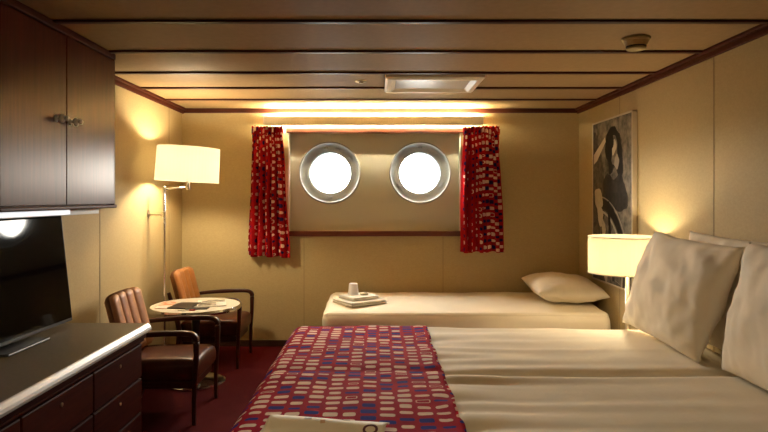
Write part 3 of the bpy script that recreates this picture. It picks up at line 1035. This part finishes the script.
def ell(cu, cv, ru, rv, a0=0, a1=360, n=28, rot=0):
    out = []
    for i in range(n):
        a = math.radians(a0 + (a1 - a0) * i / (n - (0 if a1 - a0 == 360 else 1)))
        x, y = ru * math.cos(a), rv * math.sin(a) * PHh / PW
        out.append((cu + x * math.cos(rot) - y * math.sin(rot), cv + (x * math.sin(rot) + y * math.cos(rot)) * PW / PHh))
    return out
def arc(cu, cv, r0, r1, a0, a1, n=40):
    k = PW / PHh
    o_ = [(cu + r1 * math.cos(math.radians(a0 + (a1 - a0) * i / n)), cv + k * r1 * math.sin(math.radians(a0 + (a1 - a0) * i / n))) for i in range(n + 1)]
    i_ = [(cu + r0 * math.cos(math.radians(a0 + (a1 - a0) * i / n)), cv + k * r0 * math.sin(math.radians(a0 + (a1 - a0) * i / n))) for i in range(n + 1)]
    return o_ + i_[::-1]
BK, WH = (.010, .008, .006), (.50, .45, .36)
art('shadow', [(0, .10), (.18, .16), (.30, .30), (.35, .48), (.28, .72), (.34, 1), (0, 1)], (.035, .030, .024), noisec=(.12, .10, .08))
art('hair', [(.36, .12), (.44, .06), (.58, .05), (.70, .10), (.76, .20), (.80, .33), (.70, .36), (.60, .30), (.48, .34), (.42, .26), (.34, .20)], BK)
art('face', [(.46, .13), (.56, .10), (.64, .14), (.66, .22), (.60, .28), (.52, .27), (.47, .21)], (.27, .235, .19), noisec=(.10, .085, .065))
art('cheek', [(.52, .16), (.58, .13), (.62, .17), (.58, .21), (.53, .22)], WH)
art('fringe', [(.44, .11), (.53, .08), (.57, .13), (.53, .19), (.50, .27), (.45, .25), (.44, .17)], BK)
art('hand', [(.60, .24), (.66, .22), (.69, .27), (.64, .31), (.59, .29)], (.36, .32, .26))
art('coat', [(.28, .40), (.42, .33), (.58, .37), (.72, .34), (.86, .42), (.90, .52), (.72, .56), (.56, .55), (.38, .56), (.30, .50)], BK, noisec=(.035, .03, .025))
art('handlebar', [(.02, .20), (.34, .10), (.36, .13), (.12, .24), (.03, .26)], WH)
art('wheel', arc(.18, .92, .62, .72, -95, 30), BK)
art('rim', arc(.18, .92, .58, .605, -95, 30), (.40, .36, .30))
art('tyre', arc(.18, .92, .735, .75, -90, 25), (.32, .28, .23))
for k in range(9):
    a = math.radians(-85 + k * 12)
    kk = PW / PHh
    art('spoke', [(.18 + .1 * math.cos(a), .92 + kk * .1 * math.sin(a)), (.18 + .58 * math.cos(a), .92 + kk * .58 * math.sin(a)),
                  (.18 + .58 * math.cos(a + .012), .92 + kk * .58 * math.sin(a + .012)), (.18 + .1 * math.cos(a + .05), .92 + kk * .1 * math.sin(a + .05))], (.30, .27, .22))
art('sleeve', [(.06, .44), (.18, .42), (.28, .47), (.26, .54), (.16, .56), (.08, .52)], WH, noisec=(.40, .36, .29))
art('glove', [(.16, .54), (.26, .54), (.30, .62), (.24, .66), (.16, .62)], WH)
art('shin', [(.26, .62), (.34, .64), (.38, .84), (.40, .98), (.32, .98), (.28, .80)], WH, noisec=(.38, .34, .28))
art('fork', [(.40, .50), (.46, .50), (.52, .74), (.60, .98), (.54, .98), (.46, .74)], BK)

# ================================================================== LIGHT
w = bpy.data.worlds.new('overcast_sky')
S.world = w
w.use_nodes = True
w.node_tree.nodes['Background'].inputs[0].default_value = (1.0, .93, .80, 1)
w.node_tree.nodes['Background'].inputs[1].default_value = 36.0
# bright overcast above the horizon, dark sea below it
wt = w.node_tree
wc = wt.nodes.new('ShaderNodeTexCoord')
wsx = wt.nodes.new('ShaderNodeSeparateXYZ')
wr = wt.nodes.new('ShaderNodeValToRGB')
wr.color_ramp.elements[0].position = .49
wr.color_ramp.elements[1].position = .50
wr.color_ramp.elements[0].color = (.10, .105, .10, 1)
wr.color_ramp.elements[1].color = (1.0, .95, .84, 1)
wm = wt.nodes.new('ShaderNodeMath'); wm.operation = 'MULTIPLY_ADD'
wm.inputs[1].default_value = .5; wm.inputs[2].default_value = .5
wt.links.new(wc.outputs['Generated'], wsx.inputs[0])
wt.links.new(wsx.outputs['Z'], wm.inputs[0])
wt.links.new(wm.outputs[0], wr.inputs['Fac'])
wt.links.new(wr.outputs['Color'], wt.nodes['Background'].inputs[0])
for k, (cx, cz) in enumerate(PC):
    d = bpy.data.lights.new('porthole_portal', 'AREA')
    d.shape = 'DISK'
    d.size = RG * 2.1
    d.cycles.is_portal = True
    o = bpy.data.objects.new('porthole_portal', d)
    C.objects.link(o)
    o.location = (cx, PY + .13, cz)
    o.rotation_euler = (-PI / 2, 0, 0)

t = thing('added_fill_lamp', 'unseen ceiling lamp added to brighten the near end of the cabin', 'lamp', (-.35, .75, H))  # added lamp behind the camera, fills the near end with light
b = BM(); lathe(b, [(0, H), (.19, H), (.19, H - .03), (.175, H - .03), (0, H - .03)], (-.35, .75, 0), 'z', 48)
obj('housing', b, M_white, t)
b = BM(); lathe(b, [(0, H - .030), (.172, H - .030), (.165, H - .045), (0, H - .050)], (-.35, .75, 0), 'z', 48)
obj('diffuser', b, emit_mat('added_fill_glow', (1.0, .79, .48), 9.0), t)
# ================================================================== CAMERA
cd = bpy.data.cameras.new('camera')
cd.sensor_width = 36
cd.lens = 597 / 768 * 36
cd.shift_x = (384 - 378) / 768
cd.shift_y = -(216 - 198) / 768
cd.clip_start = .02
cam = bpy.data.objects.new('camera', cd)
C.objects.link(cam)
cam.location = (0, 0, EYE)
cam.rotation_euler = (PI / 2, 0, 0)
S.camera = cam
S.view_settings.view_transform = 'Standard'
S.view_settings.look = 'None'
S.view_settings.gamma = 1
S.view_settings.exposure = 1.6
S.cycles.use_denoising = True
S.cycles.max_bounces = 8
S.cycles.diffuse_bounces = 5
S.cycles.sample_clamp_indirect = 6.0
S.cycles.caustics_reflective = False
S.cycles.caustics_refractive = False
